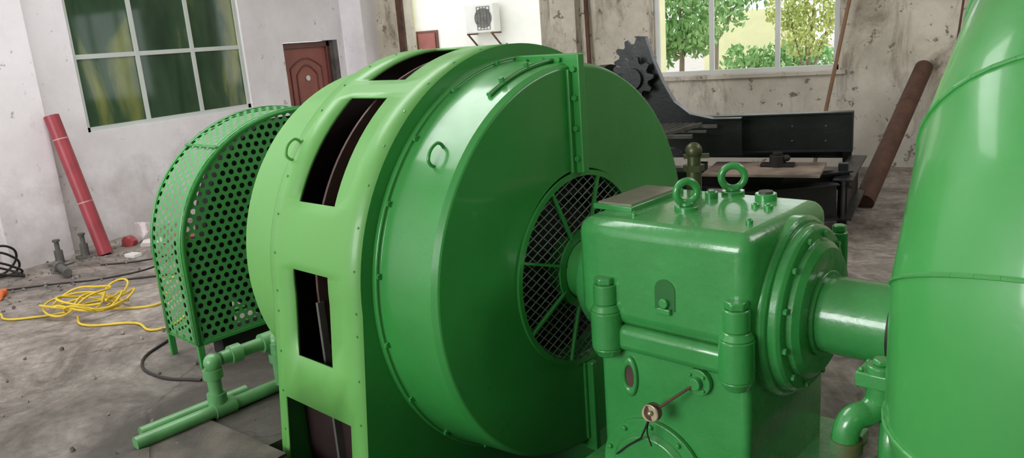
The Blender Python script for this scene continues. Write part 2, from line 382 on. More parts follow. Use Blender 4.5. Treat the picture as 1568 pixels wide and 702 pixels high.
# ---------------------------------------------------------------- outdoors
bm = B(); box2(bm,(-40,YB+0.3,-0.3),(30,60,-0.06)); mk('outdoor_ground', bm, M_extg, smooth=False)
e = empty('exterior_building')
bm = B(); box2(bm,(-16,16,-0.06),(-6.0,16.4,6)); mk('facade', bm, M_extw, e, smooth=False)
bm = B(); box2(bm,(-10.42,15.96,0),(-9.84,16.02,2.14)); mk('door_surround', bm, M_doorf, e, smooth=False)
bm = B(); box2(bm,(-10.36,15.93,0),(-9.90,16.0,2.08)); mk('door_leaf', bm, M_door, e, smooth=False)
bm = B(); box2(bm,(-10.85,15.8,-0.06),(-10.43,16.05,6)); mk('yellow_pillar', bm, M_yellowp, e, smooth=False)
bm = B(); box2(bm,(-9.8,15.97,-0.06),(-6,16.01,0.5)); mk('plinth', bm, M_yellowp, e, smooth=False)
ac = empty('air_conditioner_unit', (-8.5,15.75,2.0))
bm = B(); box2(bm,(-0.36,-0.16,0),(0.36,0.16,0.62)); mk('body', bm, M_white, ac, smooth=False, bevel=0.02)
bm = B()
for i in range(8): bar(bm,(-0.05,-0.168,0.06+i*0.07),(0.26,-0.168,0.06+i*0.07),0.008,0.012)
for i in range(5): bar(bm,(-0.05+i*0.078,-0.17,0.06),(-0.05+i*0.078,-0.17,0.55),0.008,0.012)
torus(bm,(0.1,-0.17,0.31),0.2,0.012,Quaternion((1,0,0),math.pi/2))
mk('fan_grille', bm, M_steelgrey, ac)
bm = B(); cyl(bm,(0.1,-0.155,0.31),(0.1,-0.165,0.31),0.18); mk('fan', bm, M_steelgrey, ac)
bm = B()
for x in (-0.3,0.3):
    bar(bm,(x,-0.2,-0.02),(x,0.24,-0.02),0.04,0.03); bar(bm,(x,-0.18,-0.02),(x,0.24,-0.3),0.03,0.03)
mk('bracket', bm, M_rust, ac)

def tree(name, base, trunk_h, blobs, mat, n, s):
    e = empty(name, base)
    bm = B(); cyl(bm,(0,0,0),(0.05,0,trunk_h),0.06,0.045,10)
    for (c,r) in blobs: cyl(bm,(0.05,0,trunk_h*0.8),c,0.025,0.008,8)
    mk('trunk', bm, M_trunk, e)
    bm = B()
    for i in range(n):
        c,r = random.choice(blobs)
        v = Vector([random.gauss(0,1) for _ in range(3)]).normalized()*r*random.random()**0.4
        p = Vector(c)+Vector((v.x,v.y,v.z*0.85))
        q = Euler([random.random()*6.28 for _ in range(3)]).to_quaternion()
        ss = s*random.uniform(0.6,1.3)
        vs = [bm.verts.new(p+q@Vector(k)*ss) for k in ((-0.5,0,0),(0,0.28,0.05),(0.6,0,0),(0,-0.28,0.05))]
        bm.faces.new(vs)
    mk('foliage', bm, mat, e, smooth=False, recalc=False)
tree('garden_tree', (-3.95,15.2,-0.06), 1.6, [((-0.4,0,2.2),0.7),((0.3,0.2,2.7),0.8),((0,0,3.4),1.0),((0.3,0,1.7),0.5),((-0.5,0.3,1.5),0.5)], M_leaf, 3600, 0.13)
tree('garden_tree', (-4.2,19.5,-0.06), 1.8, [((0,0,2.4),1.0),((0.9,0,3.0),1.0),((-0.6,0,3.4),1.2)], M_leaf, 3000, 0.16)
tree('garden_shrub', (-1.65,15.0,-0.06), 0.9, [((0,0,1.55),0.45),((0.45,0.1,2.0),0.5),((-0.3,0,2.0),0.4),((0.15,0,2.5),0.45)], M_leaf2, 2200, 0.09)
bm = B(); box2(bm,(-5.5,24,-0.06),(-2.4,24.2,2.1)); mk('garden_wall', bm, M_yellowp, smooth=False)
tree('garden_hedge', (-2.9,21,-0.06), 0.4, [((-0.9,0,0.8),0.6),((0,0,0.85),0.6),((0.9,0,0.7),0.6),((1.9,0,0.6),0.5),((3.0,0.5,0.9),0.7)], M_leaf, 2200, 0.16)
bm = B(); box2(bm,(-4.35,13.0,-0.06),(-3.72,13.4,3.5)); mk('yellow_post', bm, M_yellowp, smooth=False)

# ---------------------------------------------------------------- generator
g = mach('electric_generator')
RB = 1.06; N0, N1 = -1.06, -0.352; ZB = -1.40
SPL = 0.10
def spl(z): return RB - SPL*z if z < 0 else RB
prof = []
zs = [ZB,-1.16,-0.525,-0.29,-0.15,0.0]
tags = ['', 'big','', 's','s']
for z,t in zip(zs[:-1],tags): prof.append((-spl(z),z,t))
angs = sorted(set([0,7,24,55,62,88,92,118,125,156,173,180]+list(range(0,181,3))))
slots = [(0,7),(24,55),(62,88),(92,118),(125,156),(173,180)]
for i,a in enumerate(angs[:-1]):
    mid = (a+angs[i+1])/2
    t = 's' if any(x<mid<y for x,y in slots) else ''
    prof.append((-RB*math.cos(R2D(a)), RB*math.sin(R2D(a)), t))
rz = list(reversed(zs)); rt = list(reversed(tags))
for z,t in zip(rz[:-1],rt): prof.append((spl(z),z,t))
prof.append((spl(ZB),ZB,''))
ns = [N0,-1.0,-0.87,-0.59,-0.47,N1]
bm = B()
grid = [[bm.verts.new((n,b,z)) for n in ns] for (b,z,t) in prof]
for i in range(len(prof)-1):
    for j in range(len(ns)-1):
        t = prof[i][2]; mid = (ns[j]+ns[j+1])/2
        if t=='s' and -0.87<mid<-0.59: continue
        if t=='big' and -1.0<mid<-0.47: continue
        bm.faces.new((grid[i][j],grid[i+1][j],grid[i+1][j+1],grid[i][j+1]))
mk('slotted_housing', bm, M_band, g, solid=0.014, angle=30)
for nm, nn in (('housing_face_drive', N1+0.001), ('housing_face_rear', N0-0.001)):
    bm = B(); RI = 0.975
    outer = [(b,z) for (b,z,t) in prof]
    inner = []
    for (b,z) in outer:
        if z >= 0: a = math.atan2(z, -b)
        else:
            f = -z/(-ZB)*math.pi/2
            a = -f if b < 0 else math.pi+f
        inner.append((-RI*math.cos(a), RI*math.sin(a)))
    for i in range(len(outer)-1):
        vs = [bm.verts.new((nn,*p)) for p in (outer[i],outer[i+1],inner[i+1],inner[i])]
        bm.faces.new(vs)
    for s in (-1,1):
        bm.faces.new([bm.verts.new((nn,*p)) for p in ((s*spl(ZB),ZB),(0,ZB),(0,-RI))])
    bmesh.ops.remove_doubles(bm, verts=bm.verts, dist=1e-5)
    mk(nm, bm, M_green, g, smooth=False)
bm = B(); lathe(bm, [(-0.36,0.9),(-0.36,1.0),(-0.325,1.0),(-0.325,0.98),(-0.03,0.957),(0.0,0.94),(0.0,0.46),(-0.12,0.46)], 128)
mk('front_end_shell', bm, M_green, g, angle=25, bevel=0.006)
bm = B(); lathe(bm, [(-1.05,0.9),(-1.05,1.01),(-1.09,1.01),(-1.09,0.99),(-1.46,0.965),(-1.49,0.945),(-1.49,0.15)], 128)
mk('rear_end_shell', bm, M_band, g, angle=25)
bm = B(); lathe(bm, [(-1.045,1.042),(-1.045,0.84),(-0.37,0.84),(-0.37,1.042)], 96)
box2(bm,(-1.04,-1.0,-1.38),(-0.37,1.0,-0.40))
mk('stator_core', bm, M_maroon, g, recalc=False)
bm = B(); lathe(bm, [(-0.745,0.8),(-0.745,1.02),(-0.73,1.02),(-0.73,0.8)], 128); mk('stator_rib', bm, M_maroon2, g)
bm = B(); 
for s in (-1,1): box2(bm,(-0.742,s*1.0,-1.3),(-0.725,s*1.035,-0.02))
mk('stator_bars', bm, M_steelgrey, g, smooth=False)
VZ=-0.025
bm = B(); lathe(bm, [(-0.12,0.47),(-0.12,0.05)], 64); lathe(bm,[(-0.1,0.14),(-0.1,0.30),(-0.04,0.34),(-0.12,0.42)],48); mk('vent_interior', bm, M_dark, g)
bm = B()
RG=0.462; sp = 0.038
for ang in (R2D(24), R2D(-42)):
    dx,dz = math.cos(ang), math.sin(ang); nx,nz = -dz,dx
    k = -RG+sp/2
    while k < RG:
        h = math.sqrt(max(0,RG*RG-k*k)); segs=[]
        if abs(k) < 0.17:
            hi = math.sqrt(0.17**2-k*k); segs=[(-h,-hi),(hi,h)]
        else: segs=[(-h,h)]
        for (a,b_) in segs:
            if b_-a>0.01: cyl(bm,(0.004,nx*k+dx*a,VZ+nz*k+dz*a),(0.004,nx*k+dx*b_,VZ+nz*k+dz*b_),0.0028,seg=5)
        k += sp
mk('vent_mesh', bm, M_wire, g)
bm = B()
for i in range(8):
    a = R2D(18+45*i)
    bar(bm,(0.008,-0.17*math.cos(a),VZ+0.17*math.sin(a)),(0.008,-0.455*math.cos(a),VZ+0.455*math.sin(a)),0.022,0.012)
lathe(bm,[(-0.01,0.455),(0.014,0.455),(0.014,0.48),(0.0,0.48)],96,cz=VZ)
lathe(bm,[(-0.05,0.15),(0.014,0.15),(0.014,0.19),(-0.02,0.19)],64,cz=VZ)
mk('vent_spokes', bm, M_green, g)
bm = B()
box2(bm,(-0.33,-0.022,0.45),(0.055,0.022,1.0)); box2(bm,(-0.33,-0.02,-1.0),(0.045,0.02,-0.51))
box2(bm,(-0.02,-0.05,0.45),(0.015,0.05,0.93)); box2(bm,(-0.02,-0.04,-0.93),(0.012,0.04,-0.51))
mk('split_flange', bm, M_green, g, smooth=False, bevel=0.006)
pts=[]
for a0 in range(62,90,3):
    a=R2D(a0); pts.append((-0.10,-0.972*math.cos(a),0.972*math.sin(a)))
tube('rim_rib', pts, 0.012, M_green, g)
bm = B()
for z in (0.52,0.66,0.8,0.93):
    cyl(bm,(0.03,-0.04,z),(0.03,0.04,z),0.014,seg=6)
for n in (-0.25,-0.15,-0.05):
    cyl(bm,(n,-0.04,0.975),(n,0.04,0.975),0.012,seg=6)
for a0 in (68,78):
    a=R2D(a0); cyl(bm,(-0.10,-0.97*math.cos(a),0.97*math.sin(a)),(-0.10,-0.998*math.cos(a),0.998*math.sin(a)),0.014,seg=6)
for i in range(20):
    a = R2D(9+18*i); cyl(bm,(-0.328,-0.988*math.cos(a),0.988*math.sin(a)),(-0.312,-0.988*math.cos(a),0.988*math.sin(a)),0.013,seg=6)
for i in range(0,181,10):
    a = R2D(i)
    for n in (-0.395,-1.02):
        cyl(bm,(n,-1.058*math.cos(a),1.058*math.sin(a)),(n,-1.064*math.cos(a),1.064*math.sin(a)),0.006,seg=6)
for z in (-0.1,-0.3,-0.5,-0.7,-0.9):
    for n in (-0.395,-1.02): cyl(bm,(n,-spl(z)+0.002,z),(n,-spl(z)-0.004,z),0.006,seg=6)
mk('bolts', bm, M_green, g)
def handle(nm, n, ang, r, mat=M_green):
    a = R2D(ang); o = Vector((n,-r*math.cos(a),r*math.sin(a))); rad = Vector((0,-math.cos(a),math.sin(a))); tan = Vector((0,math.sin(a),math.cos(a)))
    pts=[]
    for (t,h) in ((-0.045,-0.01),(-0.05,0.025),(-0.035,0.045),(0.035,0.045),(0.05,0.025),(0.045,-0.01)):
        pts.append(o+tan*t+rad*h)
    tube(nm, pts, 0.0075, mat, g)
handle('lift_handle_1', -0.15, 41, 0.965); handle('lift_handle_2', -1.03, 37, 1.06, M_band)
handle('lift_handle_3', -0.15, 139, 0.965); handle('lift_handle_4', -1.03, 143, 1.06, M_band)
bm = B(); cyl(bm,(-0.1,0,VZ),(0.18,0,VZ),0.145,seg=48); mk('rotor_shaft', bm, M_green, g)

# ---------------------------------------------------------------- flywheel guard
fg = mach('flywheel_guard')
NF, NBk = -2.36, -2.78
HW=0.92; ZA=-0.10; VA=0.84; ZBT=-0.64
out = [(-HW,ZBT),(-HW,ZA)]
for i in range(1,40):
    a = math.pi*i/40; out.append((-HW*math.cos(a), ZA+VA*math.sin(a)))
out += [(HW,ZA),(HW,ZBT)]
def uvface(bm, uvl, vs, uvs):
    f = bm.faces.new([bm.verts.new(v) for v in vs])
    for l,u in zip(f.loops, uvs): l[uvl].uv = u
bm = B(); uvl = bm.loops.layers.uv.new('UVMap')
uvface(bm,uvl,[(NF,b,z) for b,z in out],[(b,z) for b,z in out])
s=0
for i in range(len(out)-1):
    p,q=out[i],out[i+1]; L_=math.hypot(q[0]-p[0],q[1]-p[1])
    uvface(bm,uvl,[(NBk,*p),(NBk,*q),(NF,*q),(NF,*p)],[(s,0),(s+L_,0),(s+L_,NF-NBk),(s,NF-NBk)]); s+=L_
bmesh.ops.remove_doubles(bm,verts=bm.verts,dist=1e-5)
mk('perforated_shell', bm, M_perf, fg, angle=30, recalc=False)
bm = B()
for nn,sg in ((NF,1),(NBk,-1)):
    for i in range(len(out)-1):
        p,q=out[i],out[i+1]
        def ins(pt,d=0.03):
            b,z=pt
            if z<=ZA: return (b-math.copysign(d,b),z)
            k=1-d/0.87; return (b*k, ZA+(z-ZA)*k)
        pi,qi=ins(p),ins(q)
        bm.faces.new([bm.verts.new((nn+sg*0.004,*x)) for x in (p,q,qi,pi)])
        def ex(pt,d=0.004):
            b,z=pt
            if z<=ZA: return (b+math.copysign(d,b),z)
            k=1+d/0.87; return (b*k, ZA+(z-ZA)*k)
        pe,qe=ex(p),ex(q)
        bm.faces.new([bm.verts.new(v) for v in ((nn+sg*0.004,*pe),(nn+sg*0.004,*qe),(nn-sg*0.028,*qe),(nn-sg*0.028,*pe))])
bmesh.ops.remove_doubles(bm,verts=bm.verts,dist=1e-5)
mk('edge_angles', bm, M_green, fg, angle=30, solid=0.003)
bm = B()
for b in (-HW+0.0,HW-0.0):
    s_=-1 if b>0 else 1
    for nn in (NF,NBk):
        box2(bm,(nn-0.022,b,-0.80),(nn+0.006,b+s_*0.04,-0.5))
    box2(bm,(NBk,b,ZBT-0.01),(NF,b+s_*0.03,ZBT+0.015))
for nn in (NF,NBk): box2(bm,(nn-0.01,-HW,ZBT-0.012),(nn+0.006,HW,ZBT+0.012))
for i in (12,28):
    p,q=out[i],out[i+1]; bar(bm,(NBk,(p[0]+q[0])/2*1.003,(p[1]+q[1])/2*1.003),(NF,(p[0]+q[0])/2*1.003,(p[1]+q[1])/2*1.003),0.04,0.01)
mk('legs', bm, M_green, fg, smooth=False, bevel=0.003)
bm = B(); lathe(bm,[(-2.60,0.05),(-2.60,0.70),(-2.42,0.715),(-2.42,0.64),(-2.45,0.62),(-2.45,0.25),(-2.37,0.18),(-2.37,0.05)],72,cz=-0.03)
mk('flywheel_rotor', bm, paint('flywheel_shade_black', (0.010,0.014,0.010), 0.7), fg)  # near-black colour stands in for the unlit inside behind the guard holes
bm = B(); box2(bm,(-2.58,-0.72,-0.8),(-2.44,0.72,-0.66)); box2(bm,(-2.56,-0.88,-0.68),(-2.47,-0.6,0.0)); box2(bm,(-2.56,0.6,-0.68),(-2.47,0.80,-0.1)); mk('dark_corner_blocks', bm, M_dark, fg, smooth=False)  # dark blocks behind the guard holes at the lower corners
bm = B(); cyl(bm,(-2.40,0,0),(-1.50,0,0),0.11,seg=48); mk('rotor_shaft', bm, M_green, fg)

# ---------------------------------------------------------------- bearing gearbox
gb = mach('bearing_gearbox')
bm = B(); box2(bm,(0.28,-0.40,-0.10),(1.065,0.31,0.35)); mk('upper_housing', bm, M_green2, gb, bevel=0.065, bseg=5, angle=50)
bm = B(); box2(bm,(0.35,-0.41,-0.2),(1.05,0.33,-0.09)); mk('split_flange', bm, M_green2, gb, bevel=0.03, bseg=3, angle=50)
bm = B(); box2(bm,(0.36,-0.37,-0.80),(1.04,0.36,-0.15)); mk('lower_housing', bm, M_green2, gb, bevel=0.03, bseg=3, angle=50)
bm = B(); box2(bm,(0.30,-0.50,-0.80),(1.2,0.50,-0.74)); mk('base_plate', bm, M_green2, gb, bevel=0.01)
CZ=-0.02
bm = B(); lathe(bm,[(0.95,0.30),(0.95,0.36),(1.075,0.36),(1.09,0.345),(1.09,0.33),(1.12,0.33),(1.135,0.315),(1.135,0.275),(1.155,0.27),(1.175,0.245),(1.175,0.17),(1.165,0.12)],96,cz=CZ)
lathe(bm,[(0.14,0.13),(0.14,0.24),(0.18,0.27),(0.30,0.30)],72,cz=CZ)
mk('bearing_covers', bm, M_green2, gb, angle=28, bevel=0.004)
bm = B(); sphere(bm,(0.36,-0.2,-0.02),0.2,(0.75,0.9,1.0),24); mk('cover_belly', bm, M_green2, gb)
bm = B()
for i in range(12):
    a=R2D(15+30*i); cyl(bm,(1.12,-0.297*math.cos(a),CZ+0.297*math.sin(a)),(1.148,-0.297*math.cos(a),CZ+0.297*math.sin(a)),0.013,seg=6)
mk('cover_bolts', bm, M_green2, gb)
bm = B()
for n in (0.43,1.01):
    for sgn in (-1,1):
        y=-0.405 if sgn<0 else 0.34
        cyl(bm,(n,y,-0.19),(n,y,-0.03),0.066,seg=32)
        cyl(bm,(n,y,-0.03),(n,y,0.0),0.066,0.05,seg=32)
        cyl(bm,(n,y,0.0),(n,y,0.085),0.05,seg=32)
        cyl(bm,(n,y,0.085),(n,y,0.115),0.046,seg=6)
        cyl(bm,(n,y,-0.23),(n,y,-0.19),0.045,0.066,seg=32)
cyl(bm,(1.09,0.36,0.0),(1.09,0.36,0.2),0.035,seg=24); cyl(bm,(1.09,0.36,0.2),(1.09,0.36,0.23),0.03,seg=6)
mk('bolt_bosses', bm, M_green2, gb, bevel=0.006)
bm = B(); 
pts=[(-0.045,0.02),(0.045,0.02),(0.045,0.10)]+[(0.045*math.cos(R2D(t)),0.10+0.045*math.sin(R2D(t))) for t in range(15,180,15)]+[(-0.045,0.10)]
vs=[bm.verts.new((0.71+p[0],-0.403,p[1])) for p in pts]; f=bm.faces.new(vs)
r=bmesh.ops.extrude_face_region(bm,geom=[f]); bmesh.ops.translate(bm,verts=[v for v in r['geom'] if isinstance(v,bmesh.types.BMVert)],vec=(0,0.02,0))
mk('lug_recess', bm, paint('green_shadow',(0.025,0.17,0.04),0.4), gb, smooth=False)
bm = B(); cyl(bm,(0.71,-0.42,0.05),(0.71,-0.39,0.05),0.02,seg=20); box2(bm,(0.68,-0.42,0.005),(0.74,-0.39,0.03)); mk('lug', bm, M_green2, gb, bevel=0.004)
bm = B(); box2(bm,(0.255,-0.23,0.345),(0.455,0.19,0.37)); mk('plate_frame', bm, M_green2, gb, bevel=0.005)
bm = B(); box2(bm,(0.27,-0.21,0.365),(0.44,0.17,0.376)); mk('name_plate', bm, M_plate, gb, smooth=False)
bm = B()
def eyebolt(n,b,R=0.052,rot=0.5):
    cyl(bm,(n,b,0.345),(n,b,0.365),0.05,seg=24); cyl(bm,(n,b,0.365),(n,b,0.38),0.03,seg=20)
    q = Quaternion((0,0,1),rot)@Quaternion((1,0,0),math.pi/2)
    torus(bm,(n,b,0.375+R),R,0.016,q)
eyebolt(0.632,-0.09,0.046,0.95); eyebolt(0.665,0.25,0.05,0.6)
for (n,b,r,h) in ((0.62,0.14,0.028,0.025),(0.84,0.20,0.045,0.025),(0.92,0.05,0.018,0.012),(0.96,-0.2,0.014,0.012),(0.5,-0.28,0.012,0.010),(0.86,0.06,0.016,0.010)):
    cyl(bm,(n,b,0.345),(n,b,0.352+h),r,seg=20); cyl(bm,(n,b,0.352+h),(n,b,0.358+h),r*0.6,seg=6)
mk('eye_bolts', bm, M_green2, gb, bevel=0.003)
bm = B(); cyl(bm,(0.84,0.20,0.375),(0.84,0.20,0.386),0.03,seg=20); mk('filler_cap', bm, M_steelgrey, gb)
bm = B(); cyl(bm,(0.42,0.345,0.22),(0.42,0.345,0.42),0.035,seg=20); cyl(bm,(0.42,0.345,0.42),(0.42,0.345,0.45),0.05,seg=6); cyl(bm,(0.42,0.345,0.45),(0.42,0.345,0.50),0.03); sphere(bm,(0.42,0.345,0.515),0.04); bar(bm,(0.38,0.32,0.49),(0.48,0.38,0.49),0.02,0.02)
mk('breather_valve', bm, paint('valve_bronze',(0.10,0.11,0.05),0.4,metal=0.4), gb)
yf=-0.372
bm = B()
GX,GZ=0.84,-0.255
cyl(bm,(GX,yf,GZ),(GX,yf-0.025,GZ),0.055,seg=32); cyl(bm,(GX,yf-0.025,GZ),(GX,yf-0.05,GZ),0.025,seg=20)
for i in range(4):
    a=R2D(45+90*i); cyl(bm,(GX+0.04*math.cos(a),yf-0.02,GZ+0.04*math.sin(a)),(GX+0.04*math.cos(a),yf-0.035,GZ+0.04*math.sin(a)),0.008,seg=6)
cyl(bm,(0.62,yf,-0.735),(0.62,yf-0.02,-0.735),0.245,seg=64); cyl(bm,(0.62,yf-0.02,-0.735),(0.62,yf-0.045,-0.735),0.195,0.175,seg=64)
for i in range(10):
    a=R2D(18+36*i)
    z=-0.735+0.22*math.sin(a)
    if z>-0.79: cyl(bm,(0.62+0.22*math.cos(a),yf-0.015,z),(0.62+0.22*math.cos(a),yf-0.035,z),0.012,seg=6)
mk('inspection_covers', bm, M_green2, gb, bevel=0.003)
bm = B(); torus(bm,(0.515,yf-0.003,-0.32),0.04,0.012,Quaternion((1,0,0),math.pi/2),sy=1.75,sx=0.75); mk('sight_glass_rim', bm, M_green2, gb)
bm = B(); 
vs=[bm.verts.new((0.515+0.022*math.cos(R2D(t)),yf-0.003,-0.32+0.055*math.sin(R2D(t)))) for t in range(0,360,15)]; bm.faces.new(vs)
mk('sight_glass', bm, M_maroon2, gb, smooth=False)
bm = B(); cyl(bm,(GX,yf-0.04,GZ),(0.72,yf-0.10,-0.36),0.006,seg=8); cyl(bm,(0.685,yf-0.10,-0.39),(0.70,yf-0.122,-0.38),0.036,seg=32)
mk('gauge_rod', bm, M_rust, gb)
bm = B(); cyl(bm,(0.687,yf-0.122,-0.387),(0.691,yf-0.130,-0.384),0.032,seg=32); torus(bm,(0.691,yf-0.128,-0.385),0.034,0.004,Quaternion((1,0,0),math.pi/2)); sphere(bm,(0.692,yf-0.13,-0.384),0.012); mk('gauge_dial', bm, M_brass, gb)
tube('gauge_cord', [(0.675,yf-0.11,-0.415),(0.64,yf-0.11,-0.50),(0.59,yf-0.06,-0.56),(0.52,yf-0.05,-0.62),(0.47,yf-0.05,-0.67),(0.44,yf-0.02,-0.70)], 0.004, M_blackrub, gb)
tube('gauge_cord_2', [(0.675,yf-0.11,-0.415),(0.655,yf-0.10,-0.49),(0.66,yf-0.08,-0.56)], 0.003, M_blackrub, gb)
SZ=-0.03
bm = B(); cyl(bm,(1.1,0,SZ),(1.725,0,SZ),0.15,seg=64); cyl(bm,(1.1,0,SZ),(1.19,0,SZ),0.168,seg=64); mk('output_shaft', bm, M_green2, gb, bevel=0.004)
bm = B(); lathe(bm,[(1.44,0.145),(1.44,0.154),(1.450,0.154),(1.450,0.145)],64,cz=SZ); mk('shaft_seal', bm, M_blackrub, gb)

# ---------------------------------------------------------------- turbine volute
tv = mach('turbine_spiral_casing')
NT=2.04
def Rm(p): return max(0.45, 0.62+0.0047*p)
def Rt(p): return max(0.2, 0.435-0.0004*p) if p>-30 else max(0.2, 0.447+0.0015*(p+30))
angsT = [-146,-118,-90,-60,-30,0,27,51,78,105,130,155,180]
def ringpts(p, seg=56, rr=0.0):
    a=R2D(p); R=Rm(p); r=Rt(p)+rr
    return [(NT+r*math.cos(2*math.pi*k/seg), -(R+r*math.sin(2*math.pi*k/seg))*math.cos(a), (R+r*math.sin(2*math.pi*k/seg))*math.sin(a)) for k in range(seg)]
prev=None
bm = B()
for idx,p in enumerate(angsT):
    ring=[bm.verts.new(v) for v in ringpts(p)]
    if prev:
        for k in range(56):
            j=(k+1)%56; bm.faces.new((prev[k],prev[j],ring[j],ring[k]))
    else: bm.faces.new(ring)
    prev=ring
last=ringpts(180)
ring=[bm.verts.new((x,y,-1.4)) for (x,y,z) in last]
for k in range(56):
    j=(k+1)%56; bm.faces.new((prev[k],prev[j],ring[j],ring[k]))
mk('spiral_shell', bm, M_volute, tv, angle=60, bevel=0)
bm = B()
for p in angsT[1:]:
    pts=ringpts(p,48,0.001)
    for k in range(48):
        q_,r_=Vector(pts[k]),Vector(pts[(k+1)%48]); cyl(bm,q_,r_,0.006,seg=6)
mk('weld_seams', bm, M_volute, tv)
bm = B(); lathe(bm,[(1.73,0.10),(1.73,0.42),(1.80,0.45),(1.80,0.6),(2.28,0.6),(2.28,0.1)],72); mk('head_cover', bm, M_volute, tv, angle=30)
bm = B(); box2(bm,(1.75,-0.75,-1.54),(2.35,0.7,-0.9)); mk('plinth', bm, M_steelgrey, tv, smooth=False)

dp = mach('drain_pipe_assembly')
DZ=-0.06; DX=0.03
bm = B()
box2(bm,(1.43+DX,-0.50,0.0+DZ),(1.56+DX,-0.40,0.05+DZ)); cyl(bm,(1.495+DX,-0.45,-0.06+DZ),(1.495+DX,-0.45,0.07+DZ),0.045,seg=24); cyl(bm,(1.495+DX,-0.45,0.07+DZ),(1.495+DX,-0.45,0.09+DZ),0.028,seg=6)
for x in (1.445+DX,1.545+DX):
    for y in (-0.485,-0.415): cyl(bm,(x,y,0.05+DZ),(x,y,0.062+DZ),0.01,seg=6)
mk('valve_body', bm, M_green2, dp, bevel=0.005)
tube('elbow', [(1.52,-0.45,-0.06+DZ),(1.50,-0.48,-0.09+DZ),(1.47,-0.52,-0.10+DZ),(1.455,-0.54,-0.14+DZ),(1.455,-0.54,-0.20+DZ)],0.042,M_green2,dp)
tube('elbow_2', [(1.54,-0.43,-0.06+DZ),(1.56,-0.45,-0.12+DZ),(1.57,-0.48,-0.18+DZ),(1.57,-0.48,-0.25+DZ)],0.036,M_green2,dp)
bm = B(); cyl(bm,(1.455,-0.54,-0.23),(1.455,-0.54,-1.55),0.032); cyl(bm,(1.57,-0.48,-0.28),(1.57,-0.48,-1.55),0.03); cyl(bm,(1.455,-0.54,-0.27),(1.455,-0.54,-0.23),0.05,seg=24); cyl(bm,(1.57,-0.48,-0.34),(1.57,-0.48,-0.30),0.045,seg=24); mk('rusty_downpipes', bm, M_rustg, dp)

# ---------------------------------------------------------------- cooling pipes
cp = mach('cooling_water_pipes')
r=0.037
bm = B()
cyl(bm,(-1.64,-1.62,-0.76),(-1.64,-0.70,-0.76),r)
cyl(bm,(-1.745,-1.55,-0.765),(-1.745,-0.95,-0.765),0.033)
cyl(bm,(-1.66,-1.16,-0.72),(-1.66,-1.16,-0.54),r)
cyl(bm,(-1.66,-1.10,-0.49),(-1.66,-0.72,-0.49),r)
cyl(bm,(-1.60,-0.80,-0.74),(-1.60,-0.80,-0.49),r)
for (p,q,rr) in (((-1.66,-1.16,-0.58),(-1.66,-1.16,-0.53),0.052),((-1.66,-1.16,-0.73),(-1.66,-1.16,-0.67),0.052),((-1.66,-1.05,-0.49),(-1.66,-0.99,-0.49),0.052),((-1.66,-0.86,-0.49),(-1.66,-0.78,-0.49),0.055),((-1.60,-0.80,-0.60),(-1.60,-0.80,-0.55),0.052),((-1.64,-1.08,-0.76),(-1.64,-1.2,-0.76),0.046)):
    cyl(bm,p,q,rr)
sphere(bm,(-1.66,-1.15,-0.495),0.05); sphere(bm,(-1.65,-1.16,-0.755),0.045); sphere(bm,(-1.62,-0.78,-0.49),0.054)
mk('pipes', bm, M_pipe, cp)
tube('branch', [(-1.66,-0.75,-0.49),(-1.64,-0.66,-0.45),(-1.60,-0.62,-0.38),(-1.56,-0.6,-0.33),(-1.495,-0.6,-0.33)],0.04,M_pipe,cp)
bm = B(); q=Quaternion((0,0,1),-0.2)
box(bm,(-3.05,2.35,0.008),(0.8,0.45,0.016),q); box(bm,(-3.45,2.0,0.012),(0.6,0.18,0.024),Quaternion((0,0,1),0.9))
mk('floor_cover_plates', bm, paint('oily_plate',(0.12,0.10,0.08),0.6,0.3,6,col2=(0.04,0.035,0.028),bump=0.3), smooth=False)

# ---------------------------------------------------------------- steel frame
sf = empty('steel_conveyor_frame')
bm = B()
def ibeam(p,q,h,w,t=0.015):
    p=Vector(p);q=Vector(q)
    bar(bm,p,q,t,h); off=Vector((0,0,h/2)); bar(bm,p+off,q+off,w,t); bar(bm,p-off,q-off,w,t)
ibeam((-1.9,7.3,0.86),(-0.40,7.3,0.88),0.33,0.12)
box2(bm,(-0.415,7.24,0.70),(-0.40,7.36,1.05))
ibeam((-3.4,8.3,0.62),(-0.5,8.3,0.62),0.26,0.12)
ibeam((-2.0,6.35,0.55),(-1.50,6.35,0.55),0.3,0.14)
ibeam((-2.7,6.95,0.50),(-0.95,6.95,0.50),0.12,0.10)
ibeam((-0.46,7.05,0.32),(-0.40,8.2,0.34),0.34,0.16)
ibeam((-1.35,6.62,0.30),(-0.50,7.03,0.32),0.30,0.14)
ibeam((-0.95,6.95,0.46),(-0.42,7.32,0.46),0.14,0.12)
for (x,y) in ((-0.47,7.3),(-1.7,7.3),(-0.5,8.25),(-1.55,6.35),(-2.0,6.35),(-3.3,8.3),(-2.6,6.95),(-1.3,6.66)):
    box2(bm,(x-0.04,y-0.04,0),(x+0.04,y+0.04,0.6 if x!=-1.3 else 0.2))
mk('beams', bm, M_black, sf, smooth=False, bevel=0.003)
bm = B()
top=[(-2.24,1.80),(-2.15,1.79),(-2.09,1.60),(-2.0,1.38),(-1.90,1.2),(-1.75,1.08),(-1.55,1.035),(-1.3,1.035)]
bot=[(-2.28,1.68),(-2.27,1.52),(-2.26,1.32),(-2.22,1.10),(-2.12,0.92),(-1.95,0.78),(-1.6,0.71),(-1.3,0.70)]
